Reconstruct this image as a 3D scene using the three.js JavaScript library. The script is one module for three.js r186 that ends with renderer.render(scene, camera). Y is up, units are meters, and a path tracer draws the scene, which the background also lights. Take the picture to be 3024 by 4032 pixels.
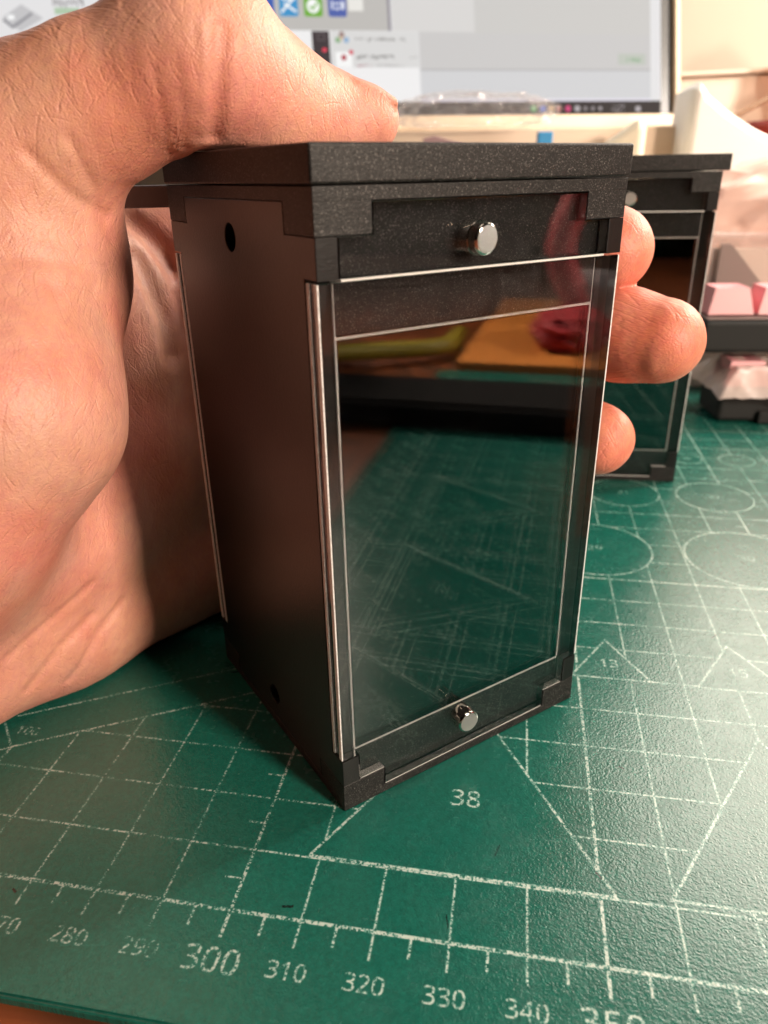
import * as THREE from 'three';
import { RoundedBoxGeometry } from 'three/addons/geometries/RoundedBoxGeometry.js';
import { mergeGeometries } from 'three/addons/utils/BufferGeometryUtils.js';
import { RectAreaLightUniformsLib } from 'three/addons/lights/RectAreaLightUniformsLib.js';

// All plan measurements are millimetres on the printed cutting mat (x along the ruler, y away, z up); P() turns them into metres.
const P = (x, y, z = 0) => new THREE.Vector3((x - 320) / 1000, z / 1000, -(y - 20) / 1000);
const scene = new THREE.Scene();
scene.background = new THREE.Color(0, 0, 0);

// ---------- camera ----------
const camera = new THREE.PerspectiveCamera(69.72, 0.75, 0.005, 20);
{
  const yaw = -0.18128, pitch = 0.43298, roll = -0.01863;
  const f = new THREE.Vector3(Math.sin(yaw) * Math.cos(pitch), -Math.sin(pitch), -Math.cos(yaw) * Math.cos(pitch));
  const r = new THREE.Vector3().crossVectors(f, new THREE.Vector3(0, 1, 0)).normalize();
  const u = new THREE.Vector3().crossVectors(r, f);
  camera.position.copy(P(334.08, -63.66, 91.47));
  camera.up.copy(r.clone().multiplyScalar(-Math.sin(roll)).addScaledVector(u, Math.cos(roll)));
  camera.lookAt(camera.position.clone().add(f));
  camera.focus = 0.112; camera.userData.fStop = 24;
}
const renderer = new THREE.WebGLRenderer({ antialias: true });
renderer.setSize(768, 1024);
renderer.toneMapping = THREE.LinearToneMapping;
renderer.toneMappingExposure = 1.0;
renderer.shadowMap.enabled = true;
RectAreaLightUniformsLib.init();

// ---------- lights ----------
function areaLight(pos, target, w, h, color, intensity) {
  const l = new THREE.RectAreaLight(color, intensity, w, h);
  l.position.copy(pos); l.lookAt(target); scene.add(l); return l;
}
const WARM = new THREE.Color(1.0, 0.82, 0.66), CREAM = new THREE.Color(1.0, 0.89, 0.77), COOL = new THREE.Color(0.92, 0.96, 1.0);
const KEY = P(700, -205, 235), KEY_AIM = P(310, 30, 50);
areaLight(KEY, KEY_AIM, 0.07, 0.07, WARM, 270);
const BACK = P(560, 385, 325), BACK_AIM = P(365, 80, 60);
areaLight(BACK, BACK_AIM, 0.24, 0.27, CREAM, 5.8);
const SPOT = P(670, 330, 270);
{ const l = new THREE.PointLight(new THREE.Color(1, 0.89, 0.79), 0.5); l.position.copy(SPOT); l.castShadow = true; l.shadow.radius = 1.5; scene.add(l); }
const CEIL = P(300, 60, 1450);
areaLight(CEIL, P(300, 60, 0), 0.6, 0.6, CREAM, 0.6);

// ---------- helpers ----------
let seed = 7;
const rnd = () => { seed = (seed * 1664525 + 1013904223) >>> 0; return seed / 4294967296; };
const hash = (x, y, z) => { let h = (x * 374761393 + y * 668265263 + z * 1274126177) | 0; h = Math.imul(h ^ (h >>> 13), 1274126177); return ((h ^ (h >>> 16)) >>> 0) / 4294967296; };
function noise3(x, y, z) {
  const X = Math.floor(x), Y = Math.floor(y), Z = Math.floor(z); x -= X; y -= Y; z -= Z;
  const s = t => t * t * (3 - 2 * t), a = s(x), b = s(y), c = s(z), m = (p, q, t) => p + (q - p) * t;
  return m(m(m(hash(X, Y, Z), hash(X + 1, Y, Z), a), m(hash(X, Y + 1, Z), hash(X + 1, Y + 1, Z), a), b),
    m(m(hash(X, Y, Z + 1), hash(X + 1, Y, Z + 1), a), m(hash(X, Y + 1, Z + 1), hash(X + 1, Y + 1, Z + 1), a), b), c);
}
const fbm = (x, y, z, n = 4) => { let s = 0, a = 0.5; for (let i = 0; i < n; i++) { s += a * noise3(x, y, z); x *= 2.03; y *= 2.03; z *= 2.03; a *= 0.5; } return s; };
// tiling value noise for textures
function tileNoise(n, cells, sd) {
  const g = new Float32Array(cells * cells); let s = sd;
  for (let i = 0; i < g.length; i++) { s = (Math.imul(s, 1664525) + 1013904223) >>> 0; g[i] = s / 4294967296; }
  const out = new Float32Array(n * n), k = cells / n, sm = t => t * t * (3 - 2 * t);
  for (let y = 0; y < n; y++) { const fy = y * k, y0 = fy | 0, y1 = (y0 + 1) % cells, b = sm(fy - y0);
    for (let x = 0; x < n; x++) { const fx = x * k, x0 = fx | 0, x1 = (x0 + 1) % cells, a = sm(fx - x0);
      const p = g[y0 * cells + x0] * (1 - a) + g[y0 * cells + x1] * a, q = g[y1 * cells + x0] * (1 - a) + g[y1 * cells + x1] * a;
      out[y * n + x] = p * (1 - b) + q * b; } }
  return out;
}
function dataTex(n, fn, srgb, repeat) {
  const d = new Uint8Array(n * n * 4);
  for (let i = 0; i < n * n; i++) { const c = fn(i); d[i * 4] = c[0]; d[i * 4 + 1] = c[1]; d[i * 4 + 2] = c[2]; d[i * 4 + 3] = 255; }
  const t = new THREE.DataTexture(d, n, n); t.wrapS = t.wrapT = THREE.RepeatWrapping; t.magFilter = THREE.LinearFilter; t.minFilter = THREE.LinearMipmapLinearFilter;
  if (srgb) t.colorSpace = THREE.SRGBColorSpace;
  if (repeat) t.repeat.set(repeat, repeat); t.needsUpdate = true; return t;
}
const cl = v => Math.max(0, Math.min(255, v));
function canvas(w, h) { const c = document.createElement('canvas'); c.width = w; c.height = h; return [c, c.getContext('2d')]; }
function canvasTex(c, srgb = true) { const t = new THREE.CanvasTexture(c); if (srgb) t.colorSpace = THREE.SRGBColorSpace; t.magFilter = THREE.LinearFilter; t.anisotropy = 8; return t; }
// uv in metres by the face's main direction
function boxUV(geo, ox = 0, oy = 0) {
  const g = geo.index ? geo.toNonIndexed() : geo, p = g.attributes.position, uv = new Float32Array(p.count * 2);
  const a = new THREE.Vector3(), b = new THREE.Vector3(), c = new THREE.Vector3();
  for (let i = 0; i < p.count; i += 3) {
    a.fromBufferAttribute(p, i); b.fromBufferAttribute(p, i + 1); c.fromBufferAttribute(p, i + 2);
    const n = b.clone().sub(a).cross(c.clone().sub(a)), ax = Math.abs(n.x), ay = Math.abs(n.y), az = Math.abs(n.z);
    [a, b, c].forEach((v, k) => { const q = az >= ax && az >= ay ? [v.x, v.y] : ax >= ay ? [v.z, v.y] : [v.x, v.z]; uv[(i + k) * 2] = q[0] + ox; uv[(i + k) * 2 + 1] = q[1] + oy; });
  }
  g.setAttribute('uv', new THREE.BufferAttribute(uv, 2)); return g;
}
function mesh(name, geo, mat, parent) {
  const m = new THREE.Mesh(geo, mat); m.name = name; m.castShadow = m.receiveShadow = true; (parent || scene).add(m); return m;
}
function tag(o, label, category, group) { o.userData.label = label; o.userData.category = category; if (group) o.userData.group = group; return o; }
function base(name, pos, turn = 0) { const g = new THREE.Group(); g.name = name; g.position.copy(pos); g.rotation.y = turn; scene.add(g); return g; }
const STD = o => new THREE.MeshStandardMaterial(o), PHY = o => new THREE.MeshPhysicalMaterial(o);
const lin = (r, g, b) => new THREE.Color().setRGB(r, g, b);
function rbox(w, h, d, r, x = 0, y = 0, z = 0, seg = 2) { const g = boxUV(new RoundedBoxGeometry(w / 1000, h / 1000, d / 1000, seg, r / 1000)); g.translate(x / 1000, y / 1000, z / 1000); return g; }
// extruded outline: points in mm, thickness along +z from z0
function plate(pts, t, z0, bev = 0.12, holes = []) {
  const s = new THREE.Shape(pts.map(([x, y]) => new THREE.Vector2(x / 1000, y / 1000)));
  for (const [hx, hy, hr] of holes) { const h = new THREE.Path(); h.absarc(hx / 1000, hy / 1000, hr / 1000, 0, Math.PI * 2, true); s.holes.push(h); }
  const g = new THREE.ExtrudeGeometry(s, { depth: (t - 2 * bev) / 1000, bevelEnabled: bev > 0, bevelThickness: bev / 1000, bevelSize: bev / 1000, bevelOffset: -bev / 1000, bevelSegments: 2, curveSegments: 20 });
  g.translate(0, 0, (z0 + bev) / 1000); return boxUV(g);
}

// ---------- desk, mat, wall ----------
const NZ = 1024, n8 = tileNoise(NZ, 8, 1), n32 = tileNoise(NZ, 32, 2), n128 = tileNoise(NZ, 128, 3), n256 = tileNoise(NZ, 256, 4), n512 = tileNoise(NZ, 512, 5);
const woodMap = dataTex(NZ, i => { const x = i % NZ, y = (i / NZ) | 0; const g = n8[i] * 6 + n32[(y * NZ) + ((x >> 3) % NZ)] * 2.2; const s = 0.5 + 0.5 * Math.sin(g * 5 + y * 0.045); const f = n256[((y % NZ) * NZ) + ((x >> 4) % NZ)]; const v = 0.62 + 0.28 * s + 0.22 * (f - 0.5); return [cl(136 * v), cl(70 * v), cl(34 * v)]; }, true, 3);
const wood = STD({ map: woodMap, roughness: 0.42 });
const desk = mesh('desk', boxUV(new THREE.BoxGeometry(1.7, 0.03, 1.25)), wood);
desk.position.copy(P(300, 130, -16.55)); desk.userData.kind = 'structure'; desk.userData.label = 'brown wooden desk top under the cutting mat';
const wall = mesh('wall', boxUV(new THREE.BoxGeometry(1.9, 1.5, 0.04)), STD({ color: lin(0.8, 0.72, 0.6), roughness: 0.85, bumpMap: dataTex(NZ, i => { const v = 255 * (0.6 * n128[i] + 0.4 * n32[i]); return [v, v, v]; }, false, 6), bumpScale: 0.0004 }));
wall.position.copy(P(330, 740, 720)); wall.userData.kind = 'structure'; wall.userData.label = 'cream painted wall behind the desk';

const matGrain = dataTex(NZ, i => { const v = 255 * (0.5 * n256[i] + 0.3 * n512[i] + 0.2 * n128[i]); return [v, v, v]; }, false);
const matRough = dataTex(NZ, i => { const v = 255 * cl((0.24 + 0.08 * (n32[i] - 0.5) + 0.06 * (n128[i] - 0.5)) * 255) / 255; return [v, v, v]; }, false);
// the print of the mat, drawn in mat millimetres
function drawMat(x0, y0, w, h, pxmm, sd) {
  const W = Math.round(w * pxmm), H = Math.round(h * pxmm), [c, g] = canvas(W, H);
  g.fillStyle = '#000'; g.fillRect(0, 0, W, H);
  const X = x => (x - x0) * pxmm, Y = y => H - (y - y0) * pxmm;
  g.strokeStyle = '#fff'; g.lineCap = 'butt';
  const L = (a, b, c2, d, wd = 0.42) => { g.lineWidth = wd * pxmm; g.beginPath(); g.moveTo(X(a), Y(b)); g.lineTo(X(c2), Y(d)); g.stroke(); };
  for (let x = 0; x <= 580; x += 10) L(x, -4, x, 430, x % 50 ? 0.33 : 0.5);
  for (let y = 0; y <= 430; y += 10) L(0, y, 580, y, y === 0 ? 0.58 : y % 100 ? 0.34 : 0.5);
  for (let x = 5; x <= 580; x += 10) L(x, -3, x, 0, 0.4);
  for (let y = 5; y <= 430; y += 10) for (const x of [100, 200, 300, 400, 500]) L(x - 2.7, y, x, y, 0.35);
  const knock = pts => { g.beginPath(); pts.forEach(([a, b], i) => i ? g.lineTo(X(a), Y(b)) : g.moveTo(X(a), Y(b))); g.closePath(); g.fillStyle = '#000'; g.fill(); };
  const poly = (pts, wd = 0.45) => { knock(pts); g.lineWidth = wd * pxmm; g.beginPath(); pts.forEach(([a, b], i) => i ? g.lineTo(X(a), Y(b)) : g.moveTo(X(a), Y(b))); g.closePath(); g.stroke(); };
  const text = (t, a, b, hh) => { g.fillStyle = '#fff'; g.font = `${hh * 1.36 * pxmm}px sans-serif`; g.textAlign = 'center'; g.textBaseline = 'middle'; g.fillText(t, X(a), Y(b)); };
  const tri = (cx, y, ht, lab, size) => { const s = ht / Math.sqrt(3); poly([[cx - s, y], [cx + s, y], [cx, y + ht]]); text(lab, cx, y + ht * 0.38, size); };
  // slanted band with its scale at the lower left
  knock([[249.9, 24.1], [296, 49.6], [296, 170], [20, 170], [20, 24.1]]);
  L(249.9, 24.1, 296, 49.6, 0.45); L(249.9, 24.1, 246, 21.4, 0.45); L(246, 31.7, 296, 60, 0.4); L(249.9, 24.1, 244.5, 30, 0.4);
  text('100', 250.4, 28.4, 2.1);
  tri(330.3, 10.4, 38, '38', 3.4); tri(379.9, 11.1, 35, '35', 3.2); tri(431, 11.1, 32, '32', 3.2);
  L(340, 31.5, 340, 43, 0.3);
  tri(356.4, 60, 13.2, '13', 2.6); tri(381.3, 59.7, 15, '15', 2.6);
  const circ = (cx, cy, r, lab, size) => { g.beginPath(); g.arc(X(cx), Y(cy), r * pxmm, 0, 7); g.fillStyle = '#000'; g.fill(); g.lineWidth = 0.5 * pxmm; g.stroke(); text(lab, cx, cy, size); };
  circ(395.5, 115.6, 15, '30', 2.8); circ(357.8, 116.3, 14.5, '29', 2.8); circ(396.3, 155.4, 11, '22', 2.4); circ(369.6, 155.6, 10.5, '21', 2.4);
  circ(410.7, 188.8, 5.6, '11', 2.0); circ(394.2, 188.6, 5, '10', 2.0); circ(425, 155.4, 11, '23', 2.4); circ(433, 116, 15.5, '31', 2.8);
  g.fillStyle = '#000'; g.fillRect(X(0) - 40, Y(-4.4), W + 80, H);
  for (let x = 10; x <= 580; x += 10) text(String(x), x, x % 100 === 0 || x % 50 === 0 ? -7 : -7, x % 50 === 0 ? 3.5 : 2.4);
  // worn ink on pebbled vinyl: the ink breaks up with the grain
  const im = g.getImageData(0, 0, W, H), d = im.data; let s = sd;
  const r = () => { s = (Math.imul(s, 1664525) + 1013904223) >>> 0; return s / 4294967296; };
  const scr = new Float32Array(W * H);
  for (let k = 0; k < 420; k++) { let x = r() * W, y = r() * H, a = r() * 6.28, n = (4 + r() * 60) * pxmm / 8, st = (r() < 0.35 ? -0.5 : 0.16) * r(); for (let q = 0; q < n; q++) { x += Math.cos(a); y += Math.sin(a); a += (r() - 0.5) * 0.02; const xi = x | 0, yi = y | 0; if (xi >= 0 && yi >= 0 && xi < W && yi < H) scr[yi * W + xi] += st; } }
  for (let k = 0; k < 26; k++) { const x = r() * W, y = r() * H, a = r() * 6.28, n = (0.5 + r() * 1.6) * pxmm; for (let q = 0; q < n; q++) for (let e = -1; e <= 1; e++) { const xi = (x + Math.cos(a) * q) | 0, yi = (y + Math.sin(a) * q + e) | 0; if (xi >= 0 && yi >= 0 && xi < W && yi < H) scr[yi * W + xi] = -1.4; } }
  const gp = 8 / pxmm;
  for (let y = 0; y < H; y++) for (let x = 0; x < W; x++) {
    const i = y * W + x, u = ((x * gp * 2) | 0) % NZ, v = ((y * gp * 2) | 0) % NZ, k = v * NZ + u, big = n8[(((y * gp * 0.35) | 0) % NZ) * NZ + (((x * gp * 0.35) | 0) % NZ)], mid = n32[(((y * gp) | 0) % NZ) * NZ + (((x * gp) | 0) % NZ)];
    const ink = d[i * 4] / 255, wear = 0.28 + 0.2 * (big - 0.4) + 0.2 * (mid - 0.5);
    let a = ink * Math.max(0, Math.min(1, (0.55 * n256[k] + 0.45 * n512[k] - wear) * 3.4));
    const t = 1 + 0.13 * (n128[k] - 0.5) + 0.10 * (big - 0.5) + 0.16 * (n512[k] - 0.5), q = scr[i];
    let R = 20 * t, G = 89 * t, B = 77 * t;
    if (q > 0) { R += q * 70; G += q * 80; B += q * 75; } else if (q < 0) { R *= 1 + q * 0.55; G *= 1 + q * 0.45; B *= 1 + q * 0.45; }
    a *= 0.88; d[i * 4] = cl(R + (200 - R) * a); d[i * 4 + 1] = cl(G + (206 - G) * a); d[i * 4 + 2] = cl(B + (198 - B) * a); d[i * 4 + 3] = 255;
  }
  g.putImageData(im, 0, 0); return canvasTex(c);
}
function matMaterial(tex, w, h, sx, sy) {
  const b = matGrain.clone(); b.repeat.set(w / 62, h / 62); b.needsUpdate = true; const ro = matRough.clone(); ro.repeat.set(w / 90, h / 90); ro.needsUpdate = true;
  return PHY({ map: tex, bumpMap: b, bumpScale: 0.000045, roughnessMap: ro, roughness: 1, ior: 1.7 });
}
const matThing = base('cutting_mat', P(302, 205, -1.5));
tag(matThing, 'green cutting mat printed with pale grid, circles, triangles and ruler numbers', 'cutting mat');
{
  const x0 = -12, x1 = 594, y0 = -15.7, y1 = 425, w = x1 - x0, h = y1 - y0;
  const s = new THREE.Shape(), R = 6, hw = w / 2, hh = h / 2;
  s.moveTo(-hw + R, -hh); s.lineTo(hw - R, -hh); s.quadraticCurveTo(hw, -hh, hw, -hh + R); s.lineTo(hw, hh - R); s.quadraticCurveTo(hw, hh, hw - R, hh); s.lineTo(-hw + R, hh); s.quadraticCurveTo(-hw, hh, -hw, hh - R); s.lineTo(-hw, -hh + R); s.quadraticCurveTo(-hw, -hh, -hw + R, -hh);
  const g = new THREE.ExtrudeGeometry(s, { depth: 1.0, bevelEnabled: true, bevelThickness: 0.2, bevelSize: 0.2, bevelOffset: -0.2, bevelSegments: 2 });
  const p = g.attributes.position, uv = g.attributes.uv;
  for (let i = 0; i < p.count; i++) uv.setXY(i, (p.getX(i) + hw) / w, (p.getY(i) + hh) / h);
  g.rotateX(-Math.PI / 2); g.scale(0.001, 0.001, 0.001); g.translate((x0 + x1) / 2000 - 0.302, 0, -((y0 + y1) / 2 - 205) / 1000);
  mesh('base', g, matMaterial(drawMat(x0, y0, w, h, 3.2, 11), w, h), matThing);
  // the printed face around the box, in fine detail
  const fx = 236, fy = -15.2, fw = 240, fh = 240, q = new THREE.PlaneGeometry(fw / 1000, fh / 1000); q.rotateX(-Math.PI / 2); q.translate((fx + fw / 2 - 302) / 1000, 0.0015, -(fy + fh / 2 - 205) / 1000);
  mesh('printed_face', q, matMaterial(drawMat(fx, fy, fw, fh, 8.5, 5), fw, fh), matThing);
}

// ---------- the display boxes ----------
const grainBump = dataTex(NZ, i => { const v = 255 * (0.5 * n512[i] + 0.5 * n256[i]); return [v, v, v]; }, false, 20);
const grainMap = dataTex(NZ, i => { const r = hash(i % NZ, (i / NZ) | 0, 9), v = 24 + 28 * (n512[i] - 0.5) + (n512[i] > 0.8 && r > 0.35 ? 150 * r * r : 0) + 10 * (n32[i] - 0.5); return [cl(v), cl(v * 0.97), cl(v * 0.95)]; }, true, 21);
const blackGrain = PHY({ map: grainMap, specularIntensity: 0.55, roughness: 0.5, bumpMap: grainBump, bumpScale: 0.00003 });
const satinBump = dataTex(NZ, i => { const v = 255 * (0.5 * n512[i] + 0.5 * n128[i]); return [v, v, v]; }, false, 30);
const blackSatin = PHY({ color: lin(0.007, 0.0065, 0.0065), specularIntensity: 0.7, roughness: 0.34, bumpMap: satinBump, bumpScale: 0.00002 });
const blackGloss = STD({ color: lin(0.004, 0.004, 0.004), roughness: 0.02 });
const clear = PHY({ color: 0xffffff, transmission: 1, thickness: 0.003, ior: 1.49, roughness: 0.0 });
const frost = PHY({ color: lin(0.93, 0.92, 0.9), transmission: 0.35, thickness: 0, roughness: 0.45, bumpMap: satinBump, bumpScale: 0.0001 });
const sawBump = dataTex(NZ, i => { const x = i % NZ, y = (i / NZ) | 0, v = 255 * (0.6 * n256[(y * NZ + (x >> 4)) % (NZ * NZ)] + 0.4 * n32[i]); return [v, v, v]; }, false, 14);
const frostSide = PHY({ color: lin(0.97, 0.96, 0.95), transmission: 0.3, thickness: 0, roughness: 0.3, bumpMap: sawBump, bumpScale: 0.00025 });
const nickel = STD({ color: lin(0.72, 0.68, 0.62), metalness: 1, roughness: 0.14 });
const nickelFace = STD({ color: lin(0.6, 0.59, 0.57), metalness: 1, roughness: 0.38, bumpMap: satinBump, bumpScale: 0.00012 });
const BW = 49.6, BD = 49.2;
function makeBox(name, label) {
  const b = base(name, P(0, 0)), H = BW / 2, K = BD / 2;
  tag(b, label, 'display box', 'black display boxes on the mat');
  const part = (n, g, m) => mesh(n, g, m, b);
  // base and collar: a thin plate with four corner blocks each
  const corners = (y0, y1) => [[-1, -1], [1, -1], [-1, 1], [1, 1]].map(([sx, sz]) => rbox(7.5, y1 - y0, 7.5, 0.1, sx * (H - 3.77), (y0 + y1) / 2, sz * (K - 3.77)));
  part('base', mergeGeometries([rbox(BW, 1.45, BD, 0.1, 0, 0.725, 0), ...corners(0.3, 5)]), blackGrain);
  part('collar', mergeGeometries([rbox(BW, 1.6, BD, 0.1, 0, 89.35, 0), ...corners(85, 89.8)]), blackGrain);
  part('lid', rbox(BW + 0.5, 4.1, BD + 0.5, 0.35, 0, 92.35, 0, 3), blackGrain);
  // side panels with their tabs and holes (drawn across the depth, then turned)
  for (const sd of [-1, 1]) {
    const o = [[-17, 1.5], [17, 1.5], [17, 5.05], [K, 5.05], [K, 9.9], [K - 3.1, 9.9], [K - 3.1, 80.3], [K, 80.3], [K, 84.95], [17, 84.95], [17, 88.5], [-17, 88.5], [-17, 84.95], [-K, 84.95], [-K, 80.3], [-K + 3.1, 80.3], [-K + 3.1, 9.9], [-K, 9.9], [-K, 5.05], [-17, 5.05]];
    const g = plate(o, 2.9, 0, 0.12, [[0, 83.7, 1.85], [0, 6.7, 1.85]]); g.rotateY(Math.PI / 2); g.translate((sd < 0 ? -H + 0.02 : H - 2.92) / 1000, 0, 0);
    part('side_panel', g, blackSatin);
  }
  for (const sd of [1, -1]) {
    const z = K - 2.95, q = g => { if (sd < 0) g.rotateY(Math.PI); return g; };
    part('cover_plate', q(plate([[-17.1, 1.7], [17.1, 1.7], [17.1, 5.2], [H - 3.1, 5.2], [H - 3.1, 10.05], [H - 0.26, 10.05], [H - 0.26, 80.0], [-H + 0.26, 80.0], [-H + 0.26, 10.05], [-H + 3.1, 10.05], [-H + 3.1, 5.2], [-17.1, 5.2]], 2.9, z, 0.1)), clear).userData.label = 'clear acrylic cover plate';
    part('top_plate', q(plate([[-H + 3.1, 80.35], [H - 3.1, 80.35], [H - 3.1, 84.85], [17.1, 84.85], [17.1, 88.4], [-17.1, 88.4], [-17.1, 84.85], [-H + 3.1, 84.85]], 2.9, z, 0.1)), clear);
    for (const e of [-1, 1]) for (const zz of [0.45, 2.5]) part('plate_edge', q(rbox(0.24, 69.8, zz > 1 ? 0.75 : 0.5, 0.06, e * (H - 0.12), 45.05, z + zz)), frostSide);
    part('plate_edge', q(rbox(34, 0.22, 2.7, 0.06, 0, 1.58, z + 1.45)), frost);
    for (const e of [-1, 1]) part('plate_edge', q(rbox(4.4, 0.2, 2.7, 0.06, e * 19.4, 5.1, z + 1.45)), frost);
    part('plate_edge', q(rbox(BW - 6.4, 0.26, 2.7, 0.06, 0, 80.17, z + 1.45)), frost);
  }
  // inside the front: textured rails, the window with its sawn edges, the black backing
  const zi = K - 3.05;
  part('top_rail', rbox(BW - 6.3, 15, 3, 0.2, 0, 80.95, zi - 1.6), blackGrain);
  part('bottom_rail', rbox(BW - 6.3, 7.9, 3, 0.2, 0, 5.6, zi - 1.6), blackGrain);
  part('window_pane', plate([[-H + 3.45, 9.95], [H - 3.45, 9.95], [H - 3.45, 73.0], [-H + 3.45, 73.0]], 1.8, zi - 1.95, 0.08), clear);
  part('window_edge', rbox(BW - 6.4, 0.34, 1.8, 0.05, 0, 73.22, zi - 1.05), frost);
  part('window_edge', rbox(BW - 6.4, 0.3, 1.8, 0.05, 0, 9.75, zi - 1.05), frost);
  for (const e of [-1, 1]) part('window_edge', rbox(0.3, 70, 1.8, 0.05, e * (H - 3.2), 45.0, zi - 1.05), frost);
  part('backing', rbox(BW - 6.6, 66, 0.8, 0.05, 0, 41.6, zi - 2.75), blackGloss);
  for (const [mx, my, tilt] of [[-1.55, 83.7, 0.06], [-1.2, 7.5, -0.05]]) {
    const lathe = pts => { const g = new THREE.LatheGeometry(pts.map(([x, y]) => new THREE.Vector2(x / 1000, y / 1000)), 48); g.rotateX(Math.PI / 2 + tilt); g.rotateY(tilt); g.translate(mx / 1000, my / 1000, K / 1000); return g; };
    const m = part('magnet', lathe([[0, 1.5], [1.5, 1.5], [1.66, 1.47]]), nickelFace); mesh('rim', lathe([[1.66, 1.47], [1.86, 1.38], [1.97, 1.2], [2.0, 0.9], [2.0, 0.05], [2.12, 0.0], [2.12, -0.1], [2.0, -0.3], [2.0, -3]]), nickel, m);
  }
  return b;
}
const TH = 0.7458;
const box1 = makeBox('display_box', 'black display box pinched between thumb and fingers, clear plate over its dark window');
{ const a = [Math.cos(TH), Math.sin(TH)], c = [-Math.sin(TH), Math.cos(TH)]; box1.position.copy(P(311.74 + a[0] * BW / 2 + c[0] * BD / 2, 19.1 + a[1] * BW / 2 + c[1] * BD / 2, 0.1)); box1.rotation.y = TH; }
const box2 = box1.clone(); box2.name = 'display_box_001'; scene.add(box2);
box2.userData = { label: 'black display box standing upright on the mat behind the fingertips', category: 'display box', group: 'black display boxes on the mat' };
{ const t = 0.045, a = [Math.cos(t), Math.sin(t)], c = [-Math.sin(t), Math.cos(t)]; box2.position.copy(P(386.2 - a[0] * BW / 2 + c[0] * BD / 2, 166 - a[1] * BW / 2 + c[1] * BD / 2, 0.1)); box2.rotation.y = t; for (const o of box2.children) { if (o.name === 'lid') o.position.x = 0.0015; if (o.name === 'magnet') o.position.x = 0.0026; } }
{ // spare strip held behind the box
  const g = rbox(26, 3.6, 3, 0.3, 0, 0, 0), m = mesh('acrylic_strip', g, STD({ color: lin(0.07, 0.055, 0.05), roughness: 0.4 })); m.position.copy(P(271, 67.5, 88.3)); m.rotation.y = 0.35;
  tag(m, 'short dark acrylic strip held between index finger and back of the box', 'strip');
}

// ---------- the hand ----------
const skinBump = (() => { // creases and fine lines over 220 x 220 mm of the palm's own plane
  const N = 2048, [c, g] = canvas(N, N), k = N / 220; g.fillStyle = '#808080'; g.fillRect(0, 0, N, N);
  seed = 99;
  const stroke = (n, lean, spread, l0, l1, w0, w1, al) => { for (let i = 0; i < n; i++) { const x = rnd() * N, y = rnd() * N, l = (l0 + rnd() * (l1 - l0)) * k, a = Math.PI / 2 + lean + (rnd() - 0.5) * spread + 0.5 * (n8[((y >> 1) * 1024 + (x >> 1)) | 0] - 0.5); const dk = rnd() < 0.62; g.strokeStyle = dk ? `rgba(40,40,40,${al * (0.4 + rnd())})` : `rgba(205,205,205,${al * 0.8 * (0.4 + rnd())})`; g.lineWidth = (w0 + rnd() * (w1 - w0)) * k; g.beginPath(); g.moveTo(x, y); g.quadraticCurveTo(x + Math.cos(a + 0.25) * l / 2, y + Math.sin(a + 0.25) * l / 2, x + Math.cos(a) * l, y + Math.sin(a) * l); g.stroke(); } };
  stroke(16000, 0.45, 0.5, 0.8, 3, 0.1, 0.22, 0.22); stroke(16000, -0.4, 0.5, 0.8, 3, 0.1, 0.22, 0.22); stroke(1600, 0, 0.4, 3, 8, 0.1, 0.22, 0.2); stroke(300, 1.5, 0.5, 2, 6, 0.12, 0.25, 0.2);
  const im = g.getImageData(0, 0, N, N), d = im.data; for (let i = 0; i < N * N; i++) { const v = d[i * 4] + (hash(i % N, (i / N) | 0, 3) - 0.5) * 26; d[i * 4] = d[i * 4 + 1] = d[i * 4 + 2] = cl(v); } g.putImageData(im, 0, 0);
  const t = canvasTex(c, false); t.wrapS = t.wrapT = THREE.RepeatWrapping; return t;
})();
const skin = PHY({ vertexColors: true, roughness: 0.52, bumpMap: skinBump, bumpScale: 0.00065, sheen: 0.15, sheenRoughness: 0.5, sheenColor: lin(0.9, 0.5, 0.35) });
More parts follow.
